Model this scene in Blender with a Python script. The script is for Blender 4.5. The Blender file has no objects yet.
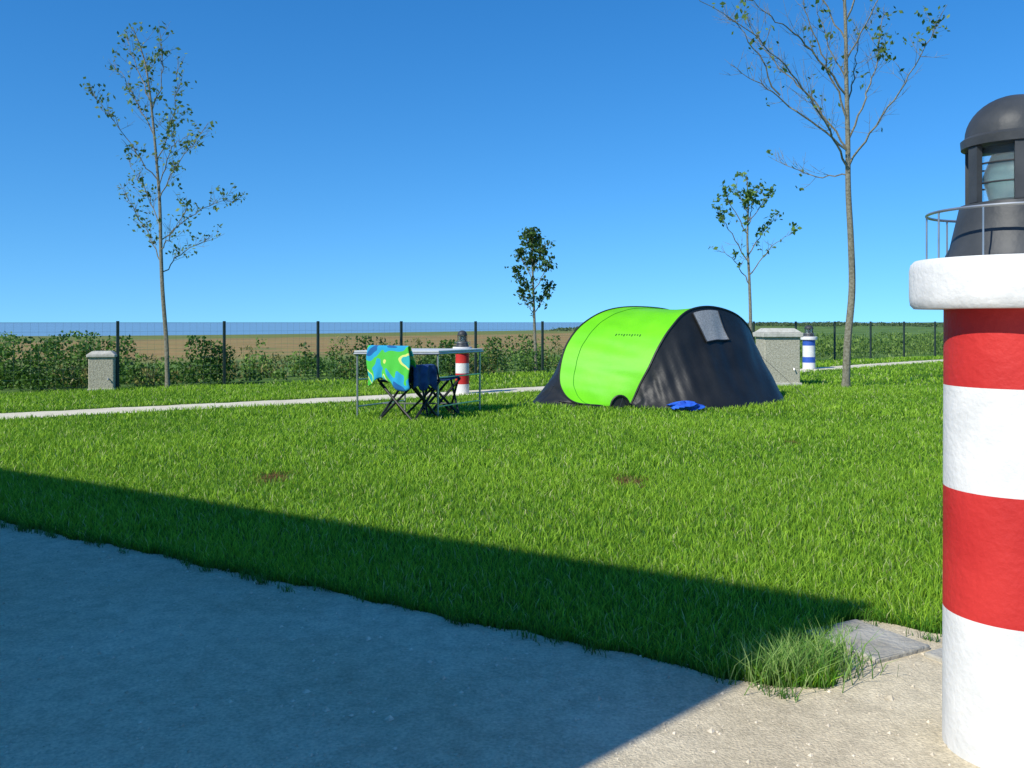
import bpy, math, random
import numpy as np
from mathutils import Vector
random.seed(7); rng=np.random.default_rng(11)
S=bpy.context.scene
S.view_settings.view_transform='Standard'; S.view_settings.look='None'; S.view_settings.exposure=0
COL=S.collection

# ---------------------------------------------------------------- materials
def mat(name,c1,c2=None,scale=5,rough=.7,bump=0,bscale=40,spec=.3,metal=0,detail=6,trans=0):
    m=bpy.data.materials.new(name); m.use_nodes=True; nt=m.node_tree; N=nt.nodes; L=nt.links
    p=N['Principled BSDF']; p.inputs['Roughness'].default_value=rough
    p.inputs['Specular IOR Level'].default_value=spec; p.inputs['Metallic'].default_value=metal
    tc=N.new('ShaderNodeTexCoord')
    if c2 is not None:
        n=N.new('ShaderNodeTexNoise'); n.inputs['Scale'].default_value=scale; n.inputs['Detail'].default_value=detail
        L.new(tc.outputs['Object'],n.inputs['Vector'])
        r=N.new('ShaderNodeValToRGB'); r.color_ramp.elements[0].position=.35; r.color_ramp.elements[1].position=.65
        r.color_ramp.elements[0].color=(*c1,1); r.color_ramp.elements[1].color=(*c2,1)
        L.new(n.outputs['Fac'],r.inputs['Fac']); L.new(r.outputs['Color'],p.inputs['Base Color'])
    else: p.inputs['Base Color'].default_value=(*c1,1)
    if bump:
        n2=N.new('ShaderNodeTexNoise'); n2.inputs['Scale'].default_value=bscale; n2.inputs['Detail'].default_value=5
        L.new(tc.outputs['Object'],n2.inputs['Vector'])
        b=N.new('ShaderNodeBump'); b.inputs['Strength'].default_value=bump; b.inputs['Distance'].default_value=.01
        L.new(n2.outputs['Fac'],b.inputs['Height']); L.new(b.outputs['Normal'],p.inputs['Normal'])
    return m
def leafmat(name,attr=True,col=(.1,.2,.04),tr=.35):
    m=bpy.data.materials.new(name); m.use_nodes=True; nt=m.node_tree; N=nt.nodes; L=nt.links
    out=N['Material Output']; p=N['Principled BSDF']; p.inputs['Roughness'].default_value=.5; p.inputs['Specular IOR Level'].default_value=.25
    t=N.new('ShaderNodeBsdfTranslucent'); mx=N.new('ShaderNodeMixShader'); mx.inputs[0].default_value=tr
    a=N.new('ShaderNodeAttribute'); a.attribute_name='Col'
    L.new(a.outputs['Color'],p.inputs['Base Color']); L.new(a.outputs['Color'],t.inputs['Color'])
    L.new(p.outputs[0],mx.inputs[1]); L.new(t.outputs[0],mx.inputs[2]); L.new(mx.outputs[0],out.inputs['Surface'])
    return m
M={}
M['leaf']=leafmat('leaf'); M['grass']=leafmat('grass_blade',tr=.38)
M['bark']=mat('bark',(.14,.13,.09),(.25,.24,.18),30,.9,.5,60)
M['white']=mat('white_plaster',(.64,.64,.62),(.76,.75,.72),9,.75,.3,60)
M['red']=mat('red_paint',(.47,.022,.02),(.58,.035,.03),5,.6,.3,60)
M['blue']=mat('blue_paint',(.03,.09,.4),(.04,.12,.5),5,.5,.2,45)
M['dark']=mat('dark_metal',(.035,.04,.045),(.06,.065,.07),8,.5,.2,30)
M['grey']=mat('grey_metal',(.35,.38,.40),(.45,.47,.48),20,.35,0,metal=.7)
M['fence']=mat('fence_metal',(.02,.035,.03),(.03,.05,.04),10,.5)
M['wire']=mat('fence_wire',(.10,.14,.13),(.14,.18,.16),10,.5)
M['concrete']=mat('pebble_concrete',(.33,.31,.23),(.54,.51,.40),45,.9,.8,90)
M['cap']=mat('cap_concrete',(.42,.41,.35),(.56,.54,.47),14,.85,.4,60)
M['black']=mat('black_fabric',(.010,.011,.012),(.018,.019,.020),3,.5,.6,9,spec=.35)
M['fabricgrey']=mat('grey_mesh',(.26,.26,.26),(.40,.40,.40),60,.7)
M['bluebag']=mat('blue_cloth',(.02,.07,.45),(.03,.16,.7),14,.6,.5,20)
M['navy']=mat('navy_cloth',(.012,.03,.10),(.03,.08,.22),12,.8,.3,40)
M['stone']=mat('stone_slab',(.34,.31,.25),(.46,.43,.36),9,.9,.8,50)
M['wall']=mat('building_wall',(.62,.60,.55),(.70,.68,.62),2,.9,.3,40)
M['wood']=mat('door_paint',(.05,.13,.3),(.06,.16,.34),5,.6)

def leafless_fabric(name,c1,c2,tr):
    m=mat(name,c1,c2,4,.5,.35,7,spec=.35); nt=m.node_tree;N=nt.nodes;L=nt.links
    p=N['Principled BSDF'];t=N.new('ShaderNodeBsdfTranslucent');t.inputs['Color'].default_value=(*c2,1)
    mx=N.new('ShaderNodeMixShader');mx.inputs[0].default_value=tr
    L.new(p.outputs[0],mx.inputs[1]);L.new(t.outputs[0],mx.inputs[2]);L.new(mx.outputs[0],N['Material Output'].inputs['Surface'])
    return m
M['tentgreen']=leafless_fabric('green_fabric',(.17,.72,.008),(.21,.80,.012),.2)
def glassmat():
    m=bpy.data.materials.new('lantern_glass');m.use_nodes=True
    p=m.node_tree.nodes['Principled BSDF'];p.inputs['Base Color'].default_value=(.75,.9,.92,1)
    p.inputs['Roughness'].default_value=.08;p.inputs['Transmission Weight'].default_value=.9;p.inputs['IOR'].default_value=1.2
    return m
M['glass']=glassmat()
M['lens']=mat('lamp_lens',(.18,.35,.36),(.5,.62,.6),9,.2)
def towelmat():
    m=bpy.data.materials.new('beach_towel');m.use_nodes=True;N=m.node_tree.nodes;L=m.node_tree.links
    p=N['Principled BSDF'];p.inputs['Roughness'].default_value=.95
    tc=N.new('ShaderNodeTexCoord');n=N.new('ShaderNodeTexNoise');n.inputs['Scale'].default_value=2.6;n.inputs['Detail'].default_value=1.2;n.inputs['Distortion'].default_value=1.0
    mp=N.new('ShaderNodeMapping');mp.inputs['Location'].default_value=(.35,.1,.2)
    L.new(tc.outputs['Object'],mp.inputs[0]);L.new(mp.outputs[0],n.inputs['Vector'])
    r=N.new('ShaderNodeValToRGB');r.color_ramp.interpolation='CONSTANT'
    cs=[(0,(.01,.12,.35)),(.38,(.02,.35,.60)),(.47,(.08,.55,.06)),(.56,(.7,.75,.2)),(.585,(.03,.45,.45)),(.63,(.75,.8,.75)),(.68,(.03,.4,.06))]
    e=r.color_ramp.elements
    e[0].position=0;e[0].color=(*cs[0][1],1);e[1].position=cs[1][0];e[1].color=(*cs[1][1],1)
    for q,c in cs[2:]:
        k=e.new(q);k.color=(*c,1)
    L.new(n.outputs['Fac'],r.inputs['Fac']);L.new(r.outputs['Color'],p.inputs['Base Color'])
    return m
M['towel']=towelmat()

# ---------------------------------------------------------------- geometry helper
def rootobj(name,loc=(0,0,0),rot=0):
    e=bpy.data.objects.new(name,None);COL.objects.link(e);e.location=loc;e.rotation_euler=(0,0,rot);return e
class Geo:
    def __init__(s): s.v=[];s.f=[]
    def add(s,v,f):
        b=len(s.v);s.v+= [tuple(map(float,q)) for q in v];s.f+=[tuple(i+b for i in q) for q in f]
    def tube(s,pts,rad,n=6,cap=True):
        P=[Vector(p) for p in pts];k=len(P)
        if not hasattr(rad,'__len__'): rad=[rad]*k
        V=[];F=[];a=None
        for i in range(k):
            t=(P[min(i+1,k-1)]-P[max(i-1,0)])
            if t.length<1e-9:t=Vector((0,0,1))
            t.normalize()
            if a is None: a=t.orthogonal().normalized()
            else:
                a=a-t*a.dot(t); a=a.normalized() if a.length>1e-6 else t.orthogonal().normalized()
            b=t.cross(a)
            for j in range(n):
                w=2*math.pi*j/n;V.append(P[i]+(a*math.cos(w)+b*math.sin(w))*rad[i])
        for i in range(k-1):
            for j in range(n):
                F.append((i*n+j,i*n+(j+1)%n,(i+1)*n+(j+1)%n,(i+1)*n+j))
        if cap: F.append(tuple(range(n))[::-1]);F.append(tuple((k-1)*n+j for j in range(n)))
        s.add(V,F)
    def ring(s,c,R,r,n=48,m=6):
        V=[];F=[]
        for i in range(n):
            a=2*math.pi*i/n
            for j in range(m):
                b=2*math.pi*j/m;q=R+r*math.cos(b);V.append((c[0]+q*math.cos(a),c[1]+q*math.sin(a),c[2]+r*math.sin(b)))
        for i in range(n):
            for j in range(m):F.append((i*m+j,((i+1)%n)*m+j,((i+1)%n)*m+(j+1)%m,i*m+(j+1)%m))
        s.add(V,F)
    def lathe(s,prof,n=64,c=(0,0)):
        V=[];F=[];k=len(prof)
        for r,z in prof:
            for j in range(n):
                a=2*math.pi*j/n;V.append((c[0]+r*math.cos(a),c[1]+r*math.sin(a),z))
        for i in range(k-1):
            for j in range(n):F.append((i*n+j,i*n+(j+1)%n,(i+1)*n+(j+1)%n,(i+1)*n+j))
        s.add(V,F)
    def box(s,c,d,rot=0,taper=1):
        x,y,z=[q/2 for q in d];ca,sa=math.cos(rot),math.sin(rot);V=[]
        for dz in(-1,1):
            t=1 if dz<0 else taper
            for dx,dy in((-1,-1),(1,-1),(1,1),(-1,1)):
                a,b=dx*x*t,dy*y*t;V.append((c[0]+a*ca-b*sa,c[1]+a*sa+b*ca,c[2]+dz*z))
        s.add(V,[(3,2,1,0),(4,5,6,7),(0,1,5,4),(1,2,6,5),(2,3,7,6),(3,0,4,7)])
    def prism(s,P,z0,z1):
        n=len(P);s.add([(p[0],p[1],z0) for p in P]+[(p[0],p[1],z1) for p in P],[tuple(range(n))[::-1],tuple(range(n,2*n))]+[(i,(i+1)%n,(i+1)%n+n,i+n) for i in range(n)])
    def grid(s,G):
        n=len(G);m=len(G[0]);s.add([p for r in G for p in r],[(i*m+j,i*m+j+1,(i+1)*m+j+1,(i+1)*m+j) for i in range(n-1) for j in range(m-1)])
    def obj(s,name,m,parent=None,smooth=True,bevel=0):
        me=bpy.data.meshes.new(name);me.from_pydata(s.v,[],s.f);me.update()
        if smooth:
            for p in me.polygons:p.use_smooth=True
            try: me.set_sharp_from_angle(angle=math.radians(40))
            except Exception: pass
        o=bpy.data.objects.new(name,me);COL.objects.link(o);me.materials.append(m)
        if parent:o.parent=parent
        if bevel:
            b=o.modifiers.new('b','BEVEL');b.width=bevel;b.segments=2;b.limit_method='ANGLE'
        return o
def quadmesh(name,V,Q,C,m,parent=None):
    me=bpy.data.meshes.new(name);me.vertices.add(len(V));me.vertices.foreach_set('co',V.astype(np.float32).ravel())
    me.loops.add(Q.size);me.loops.foreach_set('vertex_index',Q.astype(np.int32).ravel())
    me.polygons.add(len(Q));me.polygons.foreach_set('loop_start',np.arange(0,Q.size,4,dtype=np.int32))
    me.update(calc_edges=True)
    a=me.color_attributes.new('Col','FLOAT_COLOR','POINT')
    a.data.foreach_set('color',np.concatenate([C,np.ones((len(C),1))],1).astype(np.float32).ravel())
    o=bpy.data.objects.new(name,me);COL.objects.link(o);me.materials.append(m)
    if parent:o.parent=parent
    return o
def leaves(name,P,size,c1,c2,m,parent=None,aspect=.6,up=0.0):
    P=np.asarray(P,float);n=len(P)
    a=rng.normal(size=(n,3));a[:,2]+=up;a/=np.linalg.norm(a,axis=1)[:,None]
    b=rng.normal(size=(n,3));b-=a*(a*b).sum(1)[:,None];b/=np.linalg.norm(b,axis=1)[:,None]
    L=size*rng.uniform(.6,1.3,n)[:,None];W=L*aspect
    V=np.stack([P-a*L*.5,P+b*W*.5,P+a*L*.5,P-b*W*.5],1).reshape(-1,3)
    t=rng.uniform(0,1,n)[:,None];C=np.array(c1)*(1-t)+np.array(c2)*t;C=np.repeat(C,4,0)
    return quadmesh(name,V,np.arange(4*n).reshape(n,4),C,m,parent)

# ---------------------------------------------------------------- terrain
def sm(x,a,b):
    t=np.clip((x-a)/(b-a),0,1);return t*t*(3-2*t)
def terr(x,y):
    x=np.asarray(x,float);y=np.asarray(y,float)
    d=(y-17.3-.7*x)/1.22
    az=x/np.maximum(np.abs(y),5)
    z=-.0065*np.clip(d-3,0,110)
    z=z+1.55*sm(az,-.02,.42)*sm(d,20,100)
    z=z+.18*np.sin(x*.05+1)*sm(d,30,90)
    z=z-26*sm(d,115,420)
    return z
def axis(): 
    a=[0.0]
    st=1.5
    while a[-1]<2600: a.append(a[-1]+st); st*=1.045
    return np.array(a)
ax=axis();xs=np.concatenate([-ax[::-1],ax[1:]]);ys=np.concatenate([-ax[:40][::-1],ax[1:]])
X,Y=np.meshgrid(xs,ys);Z=terr(X,Y)
g=Geo();nx=len(xs);ny=len(ys)
g.v=[tuple(q) for q in np.stack([X,Y,Z],-1).reshape(-1,3)]
g.f=[(j*nx+i,j*nx+i+1,(j+1)*nx+i+1,(j+1)*nx+i) for j in range(ny-1) for i in range(nx-1)]
def groundmat():
    m=bpy.data.materials.new('ground_field');m.use_nodes=True;N=m.node_tree.nodes;L=m.node_tree.links
    p=N['Principled BSDF'];p.inputs['Roughness'].default_value=1;p.inputs['Specular IOR Level'].default_value=.1
    tc=N.new('ShaderNodeTexCoord');sp=N.new('ShaderNodeSeparateXYZ');L.new(tc.outputs['Object'],sp.inputs[0])
    def math_(op,a,b):
        k=N.new('ShaderNodeMath');k.operation=op
        for i,q in enumerate((a,b)):
            if isinstance(q,(int,float)):k.inputs[i].default_value=q
            else:L.new(q,k.inputs[i])
        return k.outputs[0]
    def noise(sc,det=5):
        n=N.new('ShaderNodeTexNoise');n.inputs['Scale'].default_value=sc;n.inputs['Detail'].default_value=det;L.new(tc.outputs['Object'],n.inputs['Vector']);return n.outputs['Fac']
    def ramp(f,els):
        r=N.new('ShaderNodeValToRGB');e=r.color_ramp.elements
        e[0].position=els[0][0];e[0].color=(*els[0][1],1);e[1].position=els[-1][0];e[1].color=(*els[-1][1],1)
        for q,c in els[1:-1]:
            k=e.new(q);k.color=(*c,1)
        L.new(f,r.inputs['Fac']);return r.outputs['Color']
    def mix(f,a,b):
        k=N.new('ShaderNodeMix');k.data_type='RGBA';L.new(f,k.inputs[0]);L.new(a,k.inputs[6]);L.new(b,k.inputs[7]);return k.outputs[2]
    d=math_('SUBTRACT',math_('SUBTRACT',sp.outputs['Y'],17.3),math_('MULTIPLY',sp.outputs['X'],.7))
    dn=math_('ADD',d,math_('MULTIPLY',math_('SUBTRACT',noise(.25),.5),10))
    grass=ramp(noise(6,8),[(.3,(.05,.11,.014)),(.7,(.09,.20,.024))])
    brown=ramp(noise(.35,9),[(.3,(.24,.15,.06)),(.5,(.34,.23,.09)),(.62,(.22,.20,.07)),(.75,(.13,.18,.05))])
    green=ramp(noise(.35,8),[(.3,(.06,.13,.03)),(.7,(.16,.25,.06))])
    fac=math_('MULTIPLY',dn,1/160)
    mk=N.new('ShaderNodeValToRGB');e=mk.color_ramp.elements
    e[0].position=.06;e[0].color=(0,0,0,1);e[1].position=.12;e[1].color=(1,1,1,1)
    k=e.new(.45);k.color=(1,1,1,1);k=e.new(.52);k.color=(.3,.3,.3,1);L.new(fac,mk.inputs['Fac'])
    az=math_('DIVIDE',sp.outputs['X'],math_('ADD',math_('ABSOLUTE',sp.outputs['Y'],0),5))
    azr=N.new('ShaderNodeMapRange');azr.inputs[1].default_value=.12;azr.inputs[2].default_value=.3;L.new(az,azr.inputs[0])
    far=mix(azr.outputs[0],brown,green)
    base=mix(mk.outputs['Color'],green,far)
    gm=N.new('ShaderNodeMapRange');gm.inputs[1].default_value=0;gm.inputs[2].default_value=2;L.new(dn,gm.inputs[0])
    L.new(mix(gm.outputs[0],grass,base),p.inputs['Base Color'])
    return m
g.obj('ground',groundmat())

g=Geo();g.grid([[(x,y,-15) for x in(-20000,-4000,0,4000,20000)] for y in (180,1000,5000,20000)])
g.obj('sea',mat('hazy_sea_water',(.15,.31,.45),(.17,.34,.49),.02,.7,spec=.1))  # water colour lightened, distance haze is mixed into it

# ---------------------------------------------------------------- lawn outline / gravel
LX=np.array([.64,.74,.82,.88,.93,.95,1.0,1.08,1.19,1.3,1.41,1.9,2.5,12])
LY=np.array([2.51,2.46,2.44,2.47,2.58,2.74,2.86,2.95,3.0,2.93,2.86,2.80,2.75,2.6])
def edge(x):
    x=np.asarray(x,float)
    w=.012*np.sin(x*7)+.012*np.sin(x*17+1)+.008*np.sin(x*41)
    return np.where(x<.64,2.905-.618*x,np.interp(x,LX,LY))+w
xs=np.concatenate([np.arange(-14,-4,.25),np.arange(-4,2.6,.03),[3,5,8,12]])
pts=[(x,float(edge(x)),.004) for x in xs]
g=Geo();n=len(pts)
g.v=pts+[(p[0],-10.0,.004) for p in pts];g.f=[(i+n,i+1+n,i+1,i) for i in range(n-1)]
def gravelmat():
    m=mat('gravel_sand',(.60,.50,.33),(.74,.63,.44),1.3,1,.6,160,spec=.05,detail=10)
    N=m.node_tree.nodes;L=m.node_tree.links;p=N['Principled BSDF']
    src=p.inputs['Base Color'].links[0].from_socket
    tc=N.new('ShaderNodeTexCoord')
    def mul(src,sc,a,b,lo=.3,hi=.7):
        v=N.new('ShaderNodeTexNoise');v.inputs['Scale'].default_value=sc;v.inputs['Detail'].default_value=5
        L.new(tc.outputs['Object'],v.inputs['Vector'])
        r=N.new('ShaderNodeValToRGB');r.color_ramp.elements[0].position=lo;r.color_ramp.elements[1].position=hi
        r.color_ramp.elements[0].color=(a,a,a,1);r.color_ramp.elements[1].color=(b,b,b,1)
        L.new(v.outputs['Fac'],r.inputs['Fac'])
        k=N.new('ShaderNodeMix');k.data_type='RGBA';k.blend_type='MULTIPLY';k.inputs[0].default_value=1
        L.new(src,k.inputs[6]);L.new(r.outputs['Color'],k.inputs[7]);return k.outputs[2]
    s_=mul(src,120,.74,1.12);s_=mul(s_,14,.88,1.05,.35,.6);L.new(s_,p.inputs['Base Color'])
    return m
GM=gravelmat()
g.obj('gravel_yard',GM,smooth=False)
n=6500
py=rng.uniform(1.9,5.5,n)**1;px=rng.uniform(-3.6,2.2,n)
k=py<edge(px)+.03;px=px[k];py=py[k]
g=Geo()
for a,b in zip(px,py):
    r=random.choice([.002,.003,.003,.004,.005,.007]) if random.random()<.98 else random.uniform(.009,.014)
    q=[(random.uniform(.7,1.2)*r) for _ in range(6)]
    V=[(a-q[0],b,.005),(a,b-q[1],.004),(a+q[2],b,.005),(a,b+q[3],.004),(a+r*.2,b,.004+q[4]*.9)]
    g.add(V,[(0,1,4),(1,2,4),(2,3,4),(3,0,4)])
g.obj('gravel',mat('pebbles',(.42,.36,.26),(.78,.68,.52),30,.9),smooth=False)

cl=[(-16,1.2),(-9,6.7),(-5.2,9.6),(-2.2,11.55),(.5,13.5),(4.3,16.95),(8.1,20.55),(11,23.1),(16,27.1),(30,37.5)]
def catmull(P,n):
    P=[np.array(p,float) for p in P];P=[2*P[0]-P[1]]+P+[2*P[-1]-P[-2]];out=[]
    for i in range(1,len(P)-2):
        for t in np.linspace(0,1,n,endpoint=False):
            a,b,c,d=P[i-1:i+3];out.append(.5*((2*b)+(c-a)*t+(2*a-5*b+4*c-d)*t*t+(-a+3*b-3*c+d)*t**3))
    out.append(P[-2]);return np.array(out)
PC=catmull(cl,20)
T=np.gradient(PC,axis=0);T/=np.linalg.norm(T,axis=1)[:,None];Nn=np.stack([-T[:,1],T[:,0]],1)
hw=.34+.03*np.sin(np.arange(len(PC))*1.3)+.02*np.sin(np.arange(len(PC))*3.1)
g=Geo();g.grid([[(a[0],a[1],.006),(b[0],b[1],.006)] for a,b in zip(PC-Nn*hw[:,None],PC+Nn*hw[:,None])])
o=g.obj('footpath',mat('footpath_gravel',(.64,.57,.42),(.76,.69,.53),3,1,.5,60),smooth=False)
def pathdist(x,y):
    yc=np.interp(x,PC[:,0],PC[:,1]);return (y-yc)/1.28

# ---------------------------------------------------------------- grass
def blades(x,y,ln,w,col,z0=None):
    n=len(x);th=rng.uniform(0,2*np.pi,n);le=rng.uniform(.1,.85,n);ph=rng.uniform(0,2*np.pi,n)
    dx=np.cos(th)*le;dy=np.sin(th)*le
    wx=np.cos(ph)*w/2;wy=np.sin(ph)*w/2
    z0=np.zeros(n) if z0 is None else z0
    h=ln*np.sqrt(np.clip(1-le**2*.6,.2,1))
    V=np.empty((n,6,3))
    for i,(t,ww) in enumerate(((0,1),(.55,.85),(1,.12))):
        bx=x+dx*ln*t*t;by=y+dy*ln*t*t;bz=z0+h*(t if t<1 else .93)
        V[:,2*i]=np.stack([bx-wx*ww,by-wy*ww,bz],1);V[:,2*i+1]=np.stack([bx+wx*ww,by+wy*ww,bz],1)
    b=np.arange(n)[:,None]*6;Q=np.concatenate([b+[0,1,3,2],b+[2,3,5,4]],1).reshape(-1,4)
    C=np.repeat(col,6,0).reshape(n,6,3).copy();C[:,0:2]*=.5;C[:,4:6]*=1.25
    return V.reshape(-1,3),Q,C.reshape(-1,3)
AV=[];AQ=[];AC=[];off=0
def addb(r):
    global off
    AV.append(r[0]);AQ.append(r[1]+off);AC.append(r[2]);off+=len(r[0])
def lf(x,y): return .5+.22*np.sin(x*1.9+np.sin(y*1.3)*2)+.18*np.sin(y*2.3+x*.7)+.1*np.sin(x*5.1-y*4.3)
for y0,y1,den,ln,w in ((2.2,4,11000,.041,.0031),(4,6,6800,.043,.0041),(6,9,3300,.046,.0060),(9,14,1500,.047,.009),(14,30,300,.055,.018)):
    Wd=.63*y1+1.2;n=int(den*(y1-y0)*2*Wd)
    x=rng.uniform(-Wd,Wd,n);y=rng.uniform(y0,y1,n)
    k=(y>edge(x)+.0)&(np.abs(pathdist(x,y))>.33+rng.uniform(-.05,.07,n))&(y<17.4+.7*x)
    x=x[k];y=y[k];n=len(x);q=np.clip(lf(x,y),0,1)
    L=ln*rng.uniform(.5,1.4,n)*(.75+.5*q)
    t=np.clip(rng.uniform(0,1,n)*.75+.25*q+rng.normal(0,.12,n),0,1)[:,None]
    C=np.array([.09,.25,.012])*(1-t)+np.array([.42,.66,.05])*t
    dry=rng.uniform(0,1,n)<.05;C[dry]=(.58,.62,.26)
    for cx,cy,rr in ((-1.52,5.75,.12),(.73,5.6,.11),(-.2,6.9,.05),(2.3,7.4,.06)):
        dd=np.hypot((x-cx)/1.0,(y-cy)*.6)/rr+rng.normal(0,.35,n);s=dd<1
        C[s]=np.array([.24,.13,.055]);L[s]*=.5
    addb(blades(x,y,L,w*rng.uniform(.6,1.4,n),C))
n=7000;x=rng.uniform(-4,2.6,n);y=edge(x)+np.abs(rng.normal(0,.05,n))-.012
C=np.array([.08,.22,.015])*rng.uniform(.6,1.6,n)[:,None]
addb(blades(x,y,rng.uniform(.03,.065,n),np.full(n,.0032),C))
n=1500;cx=rng.uniform(-3.5,1.4,60);i=rng.integers(0,60,n);x=cx[i]+rng.normal(0,.02,n);y=edge(x)-np.abs(rng.normal(0,.05,60))[i]+rng.normal(0,.012,n)
addb(blades(x,y,rng.uniform(.02,.05,n),np.full(n,.003),np.array([.09,.22,.03])*rng.uniform(.7,1.4,n)[:,None]))
n=800;cx=rng.choice([.72,.80,.88,.93,.78],n);x=cx+rng.normal(0,.05,n);y=2.54+(cx-.8)*.5+rng.normal(0,.045,n)
t=rng.uniform(0,1,n)[:,None];C=np.array([.09,.26,.03])*(1-t)+np.array([.40,.54,.16])*t
addb(blades(x,y,rng.uniform(.05,.15,n),np.full(n,.0032),C))
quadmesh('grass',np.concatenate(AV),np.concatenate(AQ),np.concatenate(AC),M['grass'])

g=Geo();g.box((1.10,2.80,.008),(.24,.28,.022),.5);g.box((1.33,2.66,.007),(.16,.14,.02),.5)
g.obj('paving_slab',M['stone'],bevel=.006)

# ---------------------------------------------------------------- building left behind the camera (casts the big shadow)
u=np.array([-.8505,.526]);C0=np.array([-2.14,-.2])-u*.07;v=np.array([-.725,-.6887]);R=math.atan2(u[1],u[0])
b=rootobj('white_building')
FP=[C0,C0+u*14,C0+u*14+v*8,C0+v*8]
g=Geo();g.prism(FP,0,3.87);g.obj('walls',M['wall'],b,False)
g=Geo();g.prism(FP,3.872,4.0);g.obj('roof',M['cap'],b,False)
for nm,s,z,w,h,m in (('door',3,1.05,.95,2.1,'wood'),('window',6,1.7,1.2,1.0,'dark'),('window',9,1.7,1.2,1.0,'dark'),('door',11.5,1.05,.95,2.1,'wood')):
    q=C0+u*s
    g=Geo();g.box((q[0],q[1],z),(w,.06,h),R);g.obj(nm,M[m],b)
    g=Geo()
    for dx in(-1,1):
        e=q+u*dx*(w/2+.04);g.box((e[0],e[1],z),(.08,.12,h),R)
    g.box((q[0],q[1],z+h/2+.04),(w+.16,.12,.08),R);g.obj(nm+'_frame',M['white'],b)

# ---------------------------------------------------------------- lighthouses
def lighthouse(name,loc,k,bands,rc,rd,zt):
    e=rootobj(name,loc)
    for i,(z0,z1,m) in enumerate(bands):
        g=Geo();ns=10
        g.lathe([(rc*(1-.02*((z0+(z1-z0)*j/ns)/zt)),z0+(z1-z0)*j/ns) for j in range(ns+1)]);g.obj('band_%d'%i,M[m],e)
    z=zt;h=.115*k
    g=Geo();g.lathe([(rc*.9,z),(rd*.955,z+.001),(rd*.99,z+.01*k),(rd,z+.03*k),(rd,z+h*.8),(rd*.985,z+h*.93),(rd*.95,z+h),(.02,z+h)]);g.obj('gallery',M['white'],e)
    z=zt+h
    g=Geo();g.lathe([(rc*.97,z),(rc*.96,z+.012*k),(rc*.90,z+.03*k),(rc*.76,z+.128*k),(rc*.70,z+.130*k),(.01,z+.131*k)]);g.obj('lantern_base',M['dark'],e)
    z2=z+.131*k
    g=Geo();g.lathe([(rc*.56,z2),(rc*.56,z2+.13*k)]);g.obj('lantern_glass',M['glass'],e)
    g=Geo();g.lathe([(.01,z2+.005),(rc*.3,z2+.01*k),(rc*.34,z2+.04*k),(rc*.38,z2+.06*k),(rc*.34,z2+.08*k),(rc*.28,z2+.11*k),(.01,z2+.12*k)],32);g.obj('lamp',M['lens'],e)
    g=Geo()
    for a in range(6):
        w=math.radians(a*60+8);rr=rc*.66
        g.box((rr*math.cos(w),rr*math.sin(w),z2+.065*k),(.014*k,.03*k,.13*k),w)
    for zz in (.045,.09): g.ring((0,0,z2+zz*k),rc*.57,.0022*k)
    g.obj('lantern_posts',M['dark'],e)
    z3=z2+.13*k;g=Geo()
    pr=[(rc*.5,z3),(rc*.74,z3+.001),(rc*.75,z3+.02*k),(rc*.70,z3+.026*k)]
    for a in np.linspace(0,90,12): pr.append((max(.004,rc*.69*math.cos(math.radians(a))),z3+.027*k+.095*k*math.sin(math.radians(a))))
    g.lathe(pr);g.obj('dome',M['dark'],e)
    g=Geo();rr=rd*.83
    for a in range(10):
        w=2*math.pi*a/10+.1;g.tube([(rr*math.cos(w),rr*math.sin(w),z-.004),(rr*math.cos(w),rr*math.sin(w),z+.11*k)],.0022*k,6)
    g.ring((0,0,z+.11*k),rr,.0035*k);g.obj('railing',M['grey'],e)
    return e
lighthouse('lighthouse_lamp',(1.175,2.10,0),1,[(0,.326,'white'),(.326,.613,'red'),(.613,.852,'white'),(.852,1.035,'red')],.155,.228,1.03)
lighthouse('lighthouse_lamp',(-.69,12.5,0),.6,[(0,.14,'white'),(.14,.29,'red'),(.29,.43,'white'),(.43,.585,'red')],.095,.135,.585)
lighthouse('lighthouse_lamp',(6.3,19.1,0),.62,[(0,.14,'white'),(.14,.26,'blue'),(.26,.5,'white'),(.5,.62,'blue')],.13,.17,.62)

# ---------------------------------------------------------------- service pedestals
def pedestal(loc,w,h,rot):
    e=rootobj('power_pedestal',loc,rot)
    g=Geo();g.box((0,0,h*.41),(w,w*.8,h*.82));g.obj('body',M['concrete'],e,False,.012)
    g=Geo();g.box((0,0,h*.85),(w*1.14,w*.94,h*.075));g.obj('cap',M['cap'],e,False,.01)
    g=Geo();g.box((0,0,h*.925),(w*1.08,w*.88,h*.07),0,.7);g.obj('cap_top',M['cap'],e,False,.008)
    g=Geo();g.box((0,0,h*.03),(w*1.08,w*.9,h*.06));g.obj('plinth',M['cap'],e,False,.008)
    g=Geo();g.box((0,w*.41,h*.6),(w*.42,.03,h*.24));g.obj('socket_box',M['fabricgrey'],e,False,.008)
    g=Geo();g.tube([(w*.3,-w*.39,h*.3),(w*.3,-w*.47,h*.3),(w*.3,-w*.49,h*.27)],.009);g.obj('tap',M['grey'],e)
pedestal((-5.98,13.15,0),.34,.60,.25)
pedestal((4.19,14.2,0),.56,.94,.05)

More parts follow.
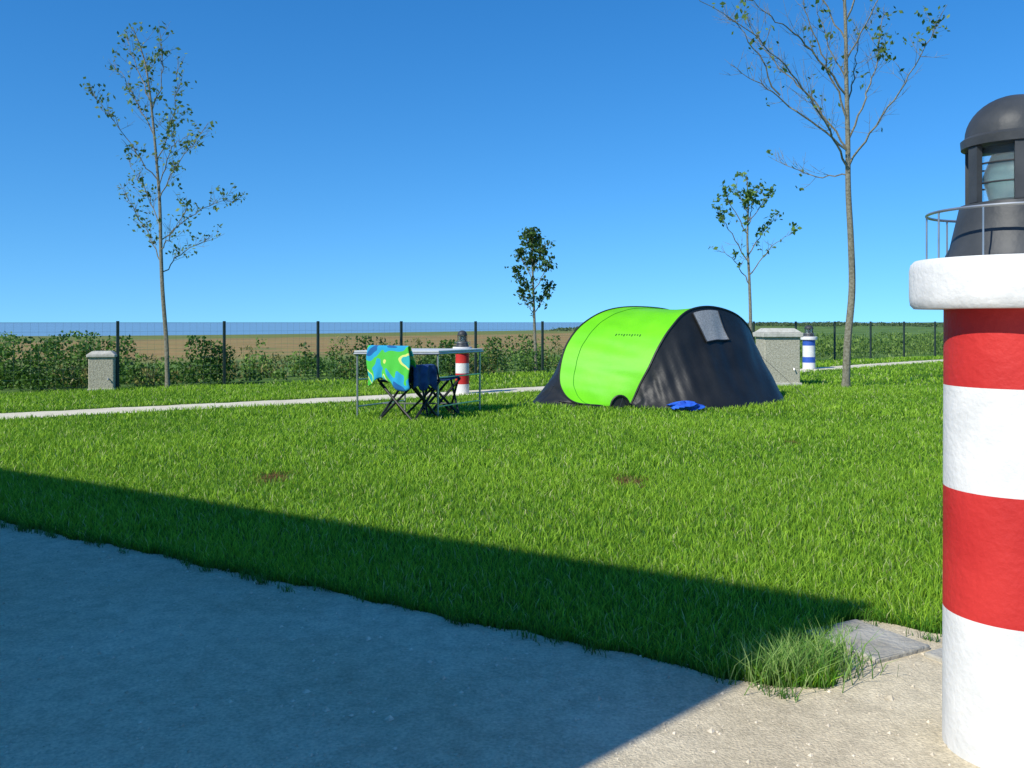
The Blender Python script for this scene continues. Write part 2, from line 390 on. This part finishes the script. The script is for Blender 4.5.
# ---------------------------------------------------------------- fence
f=rootobj('wire_fence')
def fy(x): return 17.3+.7*x
g=Geo();x=-12.2-1.28*3
while x<24:
    y=fy(x);z=float(terr(x,y));g.box((x,y,z+.5),(.038,.038,1.03),.61);x+=1.28
g.obj('posts',M['fence'],f,False)
g=Geo()
for zz in np.linspace(.06,.99,8):
    g.tube([(-16,fy(-16),zz),(24,fy(24),zz)],.0013 if zz<.98 else .0035,4)
x=-16
while x<24:
    g.tube([(x,fy(x),.03),(x,fy(x),.99)],.0010,3,False);x+=.085
g.obj('mesh_wire',M['wire'],f,False)

# ---------------------------------------------------------------- vegetation behind the fence
P=[];P2=[];P3=[]
def clump(cx,cy,h,r,n,L):
    for _ in range(n):
        t=random.random()**.8;a=random.uniform(0,6.283);q=r*math.sqrt(random.random())*(1.05-.55*t)
        L.append((cx+q*math.cos(a),cy+q*math.sin(a),float(terr(cx,cy))+h*t))
for i in range(400):
    x=random.uniform(-13,4.0);d=random.uniform(.25,3.2);cy=fy(x)+d
    h=random.choice([.2,.3,.35,.4,.5])*random.uniform(.75,1.2)
    if random.random()<.12:h=random.uniform(.6,.75)
    clump(x,cy,h,random.uniform(.14,.32),random.randint(60,130),random.choice([P,P,P2,P3]))
for i in range(85):
    x=random.uniform(-13,-6.7);clump(x,fy(x)+random.uniform(.5,4),random.uniform(.6,.86),.42,260,random.choice([P,P,P3]))
for x,h in ((-4.95,.78),(-4.75,.7),(-4.6,.6),(-2.6,.75),(-.35,.7),(-1.2,.66)):
    clump(x,fy(x)+.3,h,.28,330,P)
leaves('hedge',P,.065,(.03,.09,.014),(.13,.26,.04),M['leaf'])
leaves('saplings',P3,.06,(.09,.19,.03),(.26,.42,.08),M['leaf'],up=.6)
leaves('weeds',P2,.08,(.16,.17,.04),(.38,.34,.12),M['leaf'],aspect=.3,up=1.5)
P=[]
for i in range(480):
    x=random.uniform(4.5,34);d=random.uniform(.8,9);clump(x,fy(x)+d,random.uniform(.3,.55)+d*.012,.6,70,P)
leaves('low_crop',P,.13,(.08,.17,.03),(.24,.36,.07),M['leaf'],aspect=.35,up=1.2)
P=[]
for i in range(300):
    x=random.uniform(6,120);y=random.uniform(112,130)+.25*x
    clump(x,y,random.uniform(.15,.5),random.uniform(1,3),60,P)
leaves('distant_hedgerow',P,.35,(.07,.12,.05),(.15,.21,.09),M['leaf'])

# ---------------------------------------------------------------- trees
def tree(name,base,scale,p0,trunk,r0,r1,branches,ntw,nleaf,lsize,c1,c2,leafsel=lambda p:1.0,twl=.35,bk=1.0):
    bx,by=base;e=rootobj(name,(bx,by,0))
    W=lambda q,dy=0:Vector(((q[0]-p0[0])*scale,dy,(p0[1]-q[1])*scale))
    g=Geo();tp=catmull([tuple(W(q,random.uniform(-.03,.03))) for q in trunk],5)
    n=len(tp);rr=[r0*(1-i/(n-1))**.75+r1 for i in range(n)];rr[0]*=1.25
    g.tube(tp,rr,9)
    LP=[];tw=[]
    for br in branches:
        sgn=random.choice([-1,1]);L=len(br);dmax=random.uniform(.15,.7)*abs(br[-1][0]-br[0][0]+15)*scale+.1
        pts=catmull([tuple(W(q,sgn*dmax*i/(L-1))) for i,q in enumerate(br)],6);n=len(pts)
        pts=pts+np.concatenate([[[0,0,0]],rng.normal(0,.014,(n-1,3))])
        ln=float(np.linalg.norm(pts[-1]-pts[0]));rb=min(r0*.4,.006+.0065*ln)*bk
        g.tube(pts,[rb*(1-.8*i/(n-1)) for i in range(n)],5);tw.append((pts,ln))
    tw.append((tp[int(len(tp)*.55):],1.5))
    for pts,ln in tw:
        for _ in range(max(3,int(ntw*ln))):
            t=random.uniform(.22,1);i=min(int(t*(len(pts)-1)),len(pts)-2);p=Vector(pts[i]);d=(Vector(pts[i+1])-p).normalized()
            dr=(d*.7+Vector((random.gauss(0,.6),random.gauss(0,.6),random.gauss(.35,.4)))).normalized()
            l=twl*random.uniform(.4,1.2)*(1.15-t*.5)
            a=p+dr*l*.5;b2=p+dr*l+Vector((0,0,l*.15))
            g.tube([p,a,b2],[.0042*bk,.003*bk,.0015],4)
            ends=[b2,a]
            for _ in range(2):
                d2=(dr+Vector((random.gauss(0,.7),random.gauss(0,.7),random.gauss(.2,.5)))).normalized();c=a+d2*l*.45;g.tube([a,c],[.0028*bk,.0012],3);ends.append(c)
            for q in ends:
                if random.random()<leafsel(q):
                    for _ in range(random.randint(1,nleaf)):
                        LP.append(q+Vector((random.gauss(0,.04),random.gauss(0,.04),random.gauss(0,.04))))
    g.obj('trunk_and_limbs',M['bark'],e)
    leaves('foliage',[tuple(q) for q in LP],lsize,c1,c2,M['leaf'],e)
s=13.6/900
tree('young_tree',(-5.2,13.6),s,(167,388),[(167,388),(165,340),(162,290),(160,250),(158,200),(155,150),(150,100),(143,60),(132,27)],.030,.005,
 [[(161,272),(178,250),(212,230)],[(160,262),(140,225),(112,180)],[(160,240),(190,205),(228,188)],[(159,225),(140,190),(110,150)],
  [(158,200),(185,165),(222,128)],[(157,180),(130,140),(102,98)],[(156,165),(180,120),(192,72)],[(153,135),(128,90),(104,52)],
  [(151,110),(165,70),(163,35)],[(150,100),(130,60),(118,32)],[(157,190),(175,150),(196,140)],[(160,250),(180,235),(205,205)]],
 14,4,.070,(.07,.14,.035),(.24,.34,.11),lambda p:.46,bk=.8)
tree('young_tree',(5.05,13.6),s,(846,388),[(846,388),(847,340),(852,290),(850,240),(848,190),(848,140),(846,80),(845,20),(842,-50),(838,-120)],.052,.008,
 [[(849,172),(820,135),(780,95),(735,62),(668,30)],[(848,175),(815,172),(778,150)],[(848,150),(815,95),(780,55),(755,10)],
  [(847,120),(825,70),(805,30),(790,-20)],[(849,165),(875,120),(900,75),(922,22)],[(848,140),(870,90),(884,45),(890,0)],
  [(847,105),(862,60),(868,10)],[(846,80),(828,40),(815,-20)],[(847,150),(800,118),(760,95),(722,75)],[(846,60),(870,10),(885,-30)],
  [(845,40),(820,-10),(800,-60)],[(780,95),(745,45),(718,25)],[(846,20),(865,-40),(875,-90)],[(846,95),(800,50),(770,38),(730,20)],[(843,0),(815,-60),(800,-110)]],
 11,4,.082,(.05,.12,.02),(.22,.32,.08),lambda p:.7 if (p.x<-2.2 and p.z>5.0) or p.x>.5 and p.z>5.0 else .09,twl=.45,bk=.85)
s=20/900
tree('young_tree',(5.3,20),s,(752,367),[(752,367),(752,320),(751,280),(749,240),(750,205),(748,176)],.036,.006,
 [[(751,285),(735,262),(714,248)],[(751,275),(768,250),(788,235)],[(750,262),(728,230),(714,208)],[(750,255),(772,228),(790,214)],
  [(750,235),(732,208),(722,192)],[(750,225),(765,204),(776,192)],[(750,215),(742,195),(738,186)],[(750,220),(757,200),(762,188)]],
 8,4,.115,(.05,.13,.02),(.20,.33,.08),lambda p:.75 if p.z>3.0 else .2,twl=.34)
s=18/900
tree('young_tree',(.48,18),s,(536,372),[(536,372),(535,340),(534,310),(533,280),(532,250),(532,233)],.028,.006,
 [[(535,318),(528,305),(519,292)],[(535,312),(543,298),(551,284)],[(534,300),(524,285),(514,268)],[(534,290),(544,272),(549,262)],
  [(533,280),(524,262),(519,250)],[(533,270),(541,255),(545,245)],[(532,255),(528,243),(526,236)],[(532,255),(537,243),(538,234)]],
 22,5,.085,(.02,.06,.012),(.10,.19,.04),lambda p:.85,twl=.24)

# ---------------------------------------------------------------- tent
A=[(1.06,10.5,.02),(.73,10.55,.06),(.585,10.75,.21),(.58,10.9,.44),(.675,11.05,.73),(.88,11.2,.975),(1.22,11.45,1.15),(1.68,11.8,1.197),(2.23,12.3,1.137),(2.75,12.8,.89),(3.0,13.1,.5),(2.95,13.15,.03)]
B=[(1.35,10.5,.01),(1.4,10.5,.067),(1.49,10.5,.265),(1.6,10.5,.475),(1.72,10.55,.707),(1.88,10.65,.929),(2.12,10.85,1.133),(2.48,11.15,1.186),(2.89,11.5,1.077),(3.17,11.9,.828),(3.3,12.35,.45),(3.25,12.7,.03)]
Rr=[(1.38,10.42),(1.5,10.35),(1.68,10.28),(1.88,10.24),(2.1,10.22),(2.35,10.26),(2.65,10.42),(2.95,10.68),(3.33,11.08),(3.5,11.6),(3.5,12.2),(3.35,12.7)]
Ll=[(1.06,10.42),(.565,10.6),(.31,10.85),(.25,11.1),(.3,11.4),(.45,11.7),(.75,12.1),(1.2,12.5),(1.7,12.9),(2.3,13.2),(2.7,13.3),(2.95,13.25)]
cA=catmull(A,8);cB=catmull(B,8);cR=catmull([(x,y,.01) for x,y in Rr],8);cL=catmull([(x,y,.01) for x,y in Ll],8)
ctr=np.array([2.0,11.6,.4])
def panel(c1,c2,nv,sag,wr,ph):
    G=[];n=len(c1)
    for i in range(n):
        row=[]
        for j in range(nv+1):
            t=j/nv;p=c1[i]*(1-t)+c2[i]*t;q=ctr-p;q/=np.linalg.norm(q)
            w=4*t*(1-t);s_=sag*w*math.sin(math.pi*min(1,max(0,i/(n-1))))
            s_+=wr*w*(math.sin(i*.55+ph+t*5)+.6*math.sin(i*1.3+t*9+ph*2)+.5*math.sin(t*14+i*.2))
            p=p+q*s_;p[2]=max(p[2],.008);row.append(tuple(p))
        G.append(row)
    return G
tt=rootobj('pop_up_tent')
GA=panel(cA,cB,18,.035,.005,0);g=Geo();g.grid(GA);g.obj('green_fly',M['tentgreen'],tt)
GR=panel(cB,cR,24,.05,.011,1);g=Geo();g.grid(GR);g.obj('black_side',M['black'],tt)
GL=panel(cL,cA,14,.05,.010,2);g=Geo();g.grid(GL);g.obj('black_back_side',M['black'],tt)
g=Geo();g.tube(cA,.012,6);g.tube(cB,.014,6);g.obj('hoops',M['black'],tt)
GRn=np.array(GR)
V=[]
for r in range(49,58):
    row=[]
    for j in range(1,9):
        p=GRn[r][j].copy();q=ctr-p;q/=np.linalg.norm(q);p=p-q*.018;row.append(tuple(p))
    V.append(row)
g=Geo();g.grid(V);g.obj('vent_window',M['fabricgrey'],tt)
g=Geo();m_=len(V[0]);n_=len(V)
edgep=[V[0][j] for j in range(m_)]+[V[i][m_-1] for i in range(n_)]+[V[n_-1][j] for j in range(m_-1,-1,-1)]
g.tube(edgep,.008,5);g.obj('vent_piping',M['black'],tt)
GAn=np.array(GA);g=Geo()
L_=[GAn[i][3]-(ctr-GAn[i][3])/np.linalg.norm(ctr-GAn[i][3])*.003 for i in range(4,80)];g.tube(L_,.0045,4)
g.obj('seam',mat('green_seam',(.05,.33,.01),(.06,.38,.01)),tt)
g=Geo()
i0=37
for r in range(10):
    t=8+r*.55;j=int(t);fr=t-j
    p=GAn[i0][j]*(1-fr)+GAn[i0][j+1]*fr;q=(ctr-p)/np.linalg.norm(ctr-p);p=p-q*.006
    dn=(GAn[i0-1][j]-GAn[i0][j]);dn/=np.linalg.norm(dn);hh=.02+.012*(r%3==0)
    sd=(GAn[i0][j+1]-GAn[i0][j]);sd/=np.linalg.norm(sd)
    g.add([tuple(p),tuple(p+sd*.014),tuple(p+sd*.014+dn*hh),tuple(p+dn*hh)],[(0,1,2,3)])
g.obj('lettering',mat('print',(.03,.2,.01)),tt,False)
g=Geo()
lp=[(1.14,10.38,.01)]+[(1.25+.11*math.cos(a),10.40,.01+.14*math.sin(a)) for a in np.linspace(math.pi,0,12)]
g.tube(lp,.013,6);g.add([(1.14,10.41,.01)]+[(1.25+.10*math.cos(a),10.41,.01+.13*math.sin(a)) for a in np.linspace(math.pi,0,12)],[tuple(range(13))])
g.obj('pivot_flap',M['black'],tt)
g=Geo()
for a,b_ in (((3.17,11.6,.6),(3.75,11.3,.0)),((.62,10.9,.3),(.1,10.75,0)),((1.3,10.46,.15),(1.2,10.15,0))):
    g.tube([a,b_],.003,4)
    g.tube([(b_[0],b_[1],-.03),(b_[0],b_[1],.05)],.005,5)
g.obj('guy_lines',M['dark'],tt)
g=Geo();V=[];n1,n2=14,22
for i in range(n1+1):
    row=[];a=math.pi*i/n1
    for j in range(n2+1):
        b_=2*math.pi*j/n2;r=1+.18*math.sin(3*b_+i)+.12*math.sin(7*b_+2*i)
        row.append((1.93+.18*math.sin(a)*math.cos(b_)*r,10.02+.10*math.sin(a)*math.sin(b_)*r,max(.004,.06+.05*math.cos(a)*(1+.3*math.sin(5*b_)))))
    V.append(row)
g.grid(V);g.obj('blue_bag',M['bluebag'])

# ---------------------------------------------------------------- table
FL=Vector((-1.61,9.37,0));FR=Vector((-.77,9.36,0));BR=Vector((-.36,10.08,0));BL=Vector((-1.20,10.09,0));H=.685
tb=rootobj('folding_table')
g=Geo();cn=[FL,FR,BR,BL];cc=(FL+FR+BR+BL)/4
o_=[(c-cc)*1.05+cc for c in cn]
g.prism(o_,H,H+.018)
g.obj('table_top',mat('table_laminate',(.58,.60,.58),(.66,.68,.66),8,.5),tb,False,.004)
g=Geo()
for i in range(4):
    a,b_=o_[i],o_[(i+1)%4];g.tube([(a.x,a.y,H-.014),(b_.x,b_.y,H-.014)],.012,8)
    g.tube([(cn[i].x,cn[i].y,0),(cn[i].x,cn[i].y,H-.01)],.011,8)
for a,b_,z in ((FL,BL,.12),(FR,BR,.12),(FL,BL,.40),(FR,BR,.42)):
    g.tube([(a.x,a.y,z),(b_.x,b_.y,z)],.009,6)
m1=(FL+BL)/2;m2=(FR+BR)/2;g.tube([(m1.x,m1.y,.12),(m2.x,m2.y,.12)],.009,6)
g.obj('frame',M['grey'],tb)

def xlegs(g,w,dp,h,r=.011):
    for sy in(-1,1):
        y=sy*w/2
        g.tube([(-dp/2,y,0),(dp/2,y,h)],r,6);g.tube([(dp/2,y*.93,0),(-dp/2,y*.93,h)],r,6)
    for x in(-dp/2,dp/2):
        g.tube([(x,-w/2,.012),(x,w/2,.012)],r*.9,6);g.tube([(x,-w/2,h),(x,w/2,h)],r*.9,6)
ch=rootobj('camping_chair',(-1.05,9.20,0),math.radians(55))
g=Geo();xlegs(g,.46,.42,.40,.013)
for y in(-.23,.23):
    g.tube([(-.21,y,.40),(-.25,y,.56),(-.29,y,.74)],.011,6);g.tube([(-.235,y,.53),(.16,y,.54)],.012,6);g.tube([(.16,y,.54),(.2,y,.40)],.01,6)
for x in(-.2,.2): g.tube([(x,-.22,.02),(x,.22,.38)],.012,6);g.tube([(x*.95,.22,.02),(x*.95,-.22,.38)],.012,6)
g.obj('legs',M['black'],ch)
g=Geo();g.grid([[(-.21+.42*i/8,-.22+.44*j/8,.40-.03*math.sin(math.pi*i/8)*math.sin(math.pi*j/8)) for j in range(9)] for i in range(9)]);o=g.obj('seat',M['navy'],ch);md=o.modifiers.new('s','SOLIDIFY');md.thickness=.012
g=Geo();g.grid([[(-.225-.065*i/8-.02*math.sin(math.pi*j/8),-.23+.46*j/8,.50+.23*i/8) for j in range(9)] for i in range(9)]);o=g.obj('backrest',M['navy'],ch);md=o.modifiers.new('s','SOLIDIFY');md.thickness=.012
G=[]
for j in range(17):
    x=-.24+.34*j/16;row=[]
    for i in range(17):
        t=i/16
        if t<.6: q=t/.6;y=-.265-.012*math.sin(j*.9);z=.34+.03*math.sin(j*.7)+(.545-.34)*q
        elif t<.75: a=math.pi*(t-.6)/.15;y=-.23-.03*math.cos(a);z=.55+.015*math.sin(a)
        else: q=(t-.75)/.25;y=-.20+.01*math.sin(j);z=.55-.15*q
        row.append((x,y,z))
    G.append(row)
g=Geo();g.grid(G);o=g.obj('jacket',M['navy'],ch);md=o.modifiers.new('s','SOLIDIFY');md.thickness=.01
G=[]
for j in range(29):
    y=-.28+.56*j/28;row=[]
    dr=.36+.06*math.sin(j*.23+.5)
    for i in range(31):
        t=i/30
        if t<.62:
            q=t/.62;z=.755-dr*1.05*(1-q);x=-.305-.02-.035*(1-q)+(1-q)*.05
            x+=-.012*math.sin(j*.9+q*2)*(1-q)
        elif t<.72:
            q=(t-.62)/.1;a=math.pi*q;x=-.305-.02*math.cos(a);z=.755+.012*math.sin(a)
        else:
            q=(t-.72)/.28;z=.755-.2*q;x=-.285+.06*q+.012*math.sin(j*.8)*q
        row.append((x,y+.012*math.sin(i*.4+j*.1),z))
    G.append(row)
g=Geo();g.grid(G);o=g.obj('towel',M['towel'],ch);md=o.modifiers.new('s','SOLIDIFY');md.thickness=.006

st=rootobj('folding_stool',(-.78,9.68,0),math.radians(20))
g=Geo();xlegs(g,.32,.36,.40,.014)
for x in(-.17,.17): g.tube([(x,-.15,.02),(x,.15,.38)],.012,6);g.tube([(x*.95,.15,.02),(x*.95,-.15,.38)],.012,6)
g.obj('legs',M['black'],st)
g=Geo();g.grid([[(-.18+.36*i/8,-.16+.32*j/8,.41-.035*math.sin(math.pi*i/8)) for j in range(9)] for i in range(9)]);o=g.obj('seat',M['navy'],st);md=o.modifiers.new('s','SOLIDIFY');md.thickness=.012

# ---------------------------------------------------------------- light
EL=math.radians(40)
sd=bpy.data.lights.new('sun','SUN');sd.energy=5;sd.angle=math.radians(.5);sd.color=(1,.96,.86)
so=bpy.data.objects.new('sun',sd);COL.objects.link(so)
d=Vector((math.cos(EL)*.7071,math.cos(EL)*.7071,-math.sin(EL)));so.rotation_euler=d.to_track_quat('-Z','Y').to_euler()
w=bpy.data.worlds.new('World');S.world=w;w.use_nodes=True;N=w.node_tree.nodes;L=w.node_tree.links
bg=N['Background'];sky=N.new('ShaderNodeTexSky');sky.sky_type='NISHITA';sky.sun_disc=False;sky.sun_elevation=EL;sky.sun_rotation=math.radians(225)
sky.air_density=1.0;sky.dust_density=.0;sky.ozone_density=2.0
tc=N.new('ShaderNodeTexCoord');mp=N.new('ShaderNodeMapping');mp.inputs['Scale'].default_value=(1,1,.87);mp.inputs['Location'].default_value=(0,0,.125)
L.new(tc.outputs['Generated'],mp.inputs['Vector']);L.new(mp.outputs[0],sky.inputs['Vector'])
hs=N.new('ShaderNodeHueSaturation');hs.inputs['Saturation'].default_value=1.36
mm=N.new('ShaderNodeMix');mm.data_type='RGBA';mm.blend_type='MULTIPLY';mm.inputs[0].default_value=1;mm.inputs[7].default_value=(.85,1.22,1.42,1)
L.new(sky.outputs[0],hs.inputs['Color']);L.new(hs.outputs[0],mm.inputs[6]);L.new(mm.outputs[2],bg.inputs['Color']);bg.inputs['Strength'].default_value=.125
# ---------------------------------------------------------------- camera
cd=bpy.data.cameras.new('camera');cam=bpy.data.objects.new('camera',cd);COL.objects.link(cam);S.camera=cam
cam.location=(0,0,1.0);cam.rotation_euler=(math.radians(90),0,0)
cd.sensor_width=36;cd.lens=36*900/1024;cd.shift_y=-62/1024;cd.clip_start=.05;cd.clip_end=60000
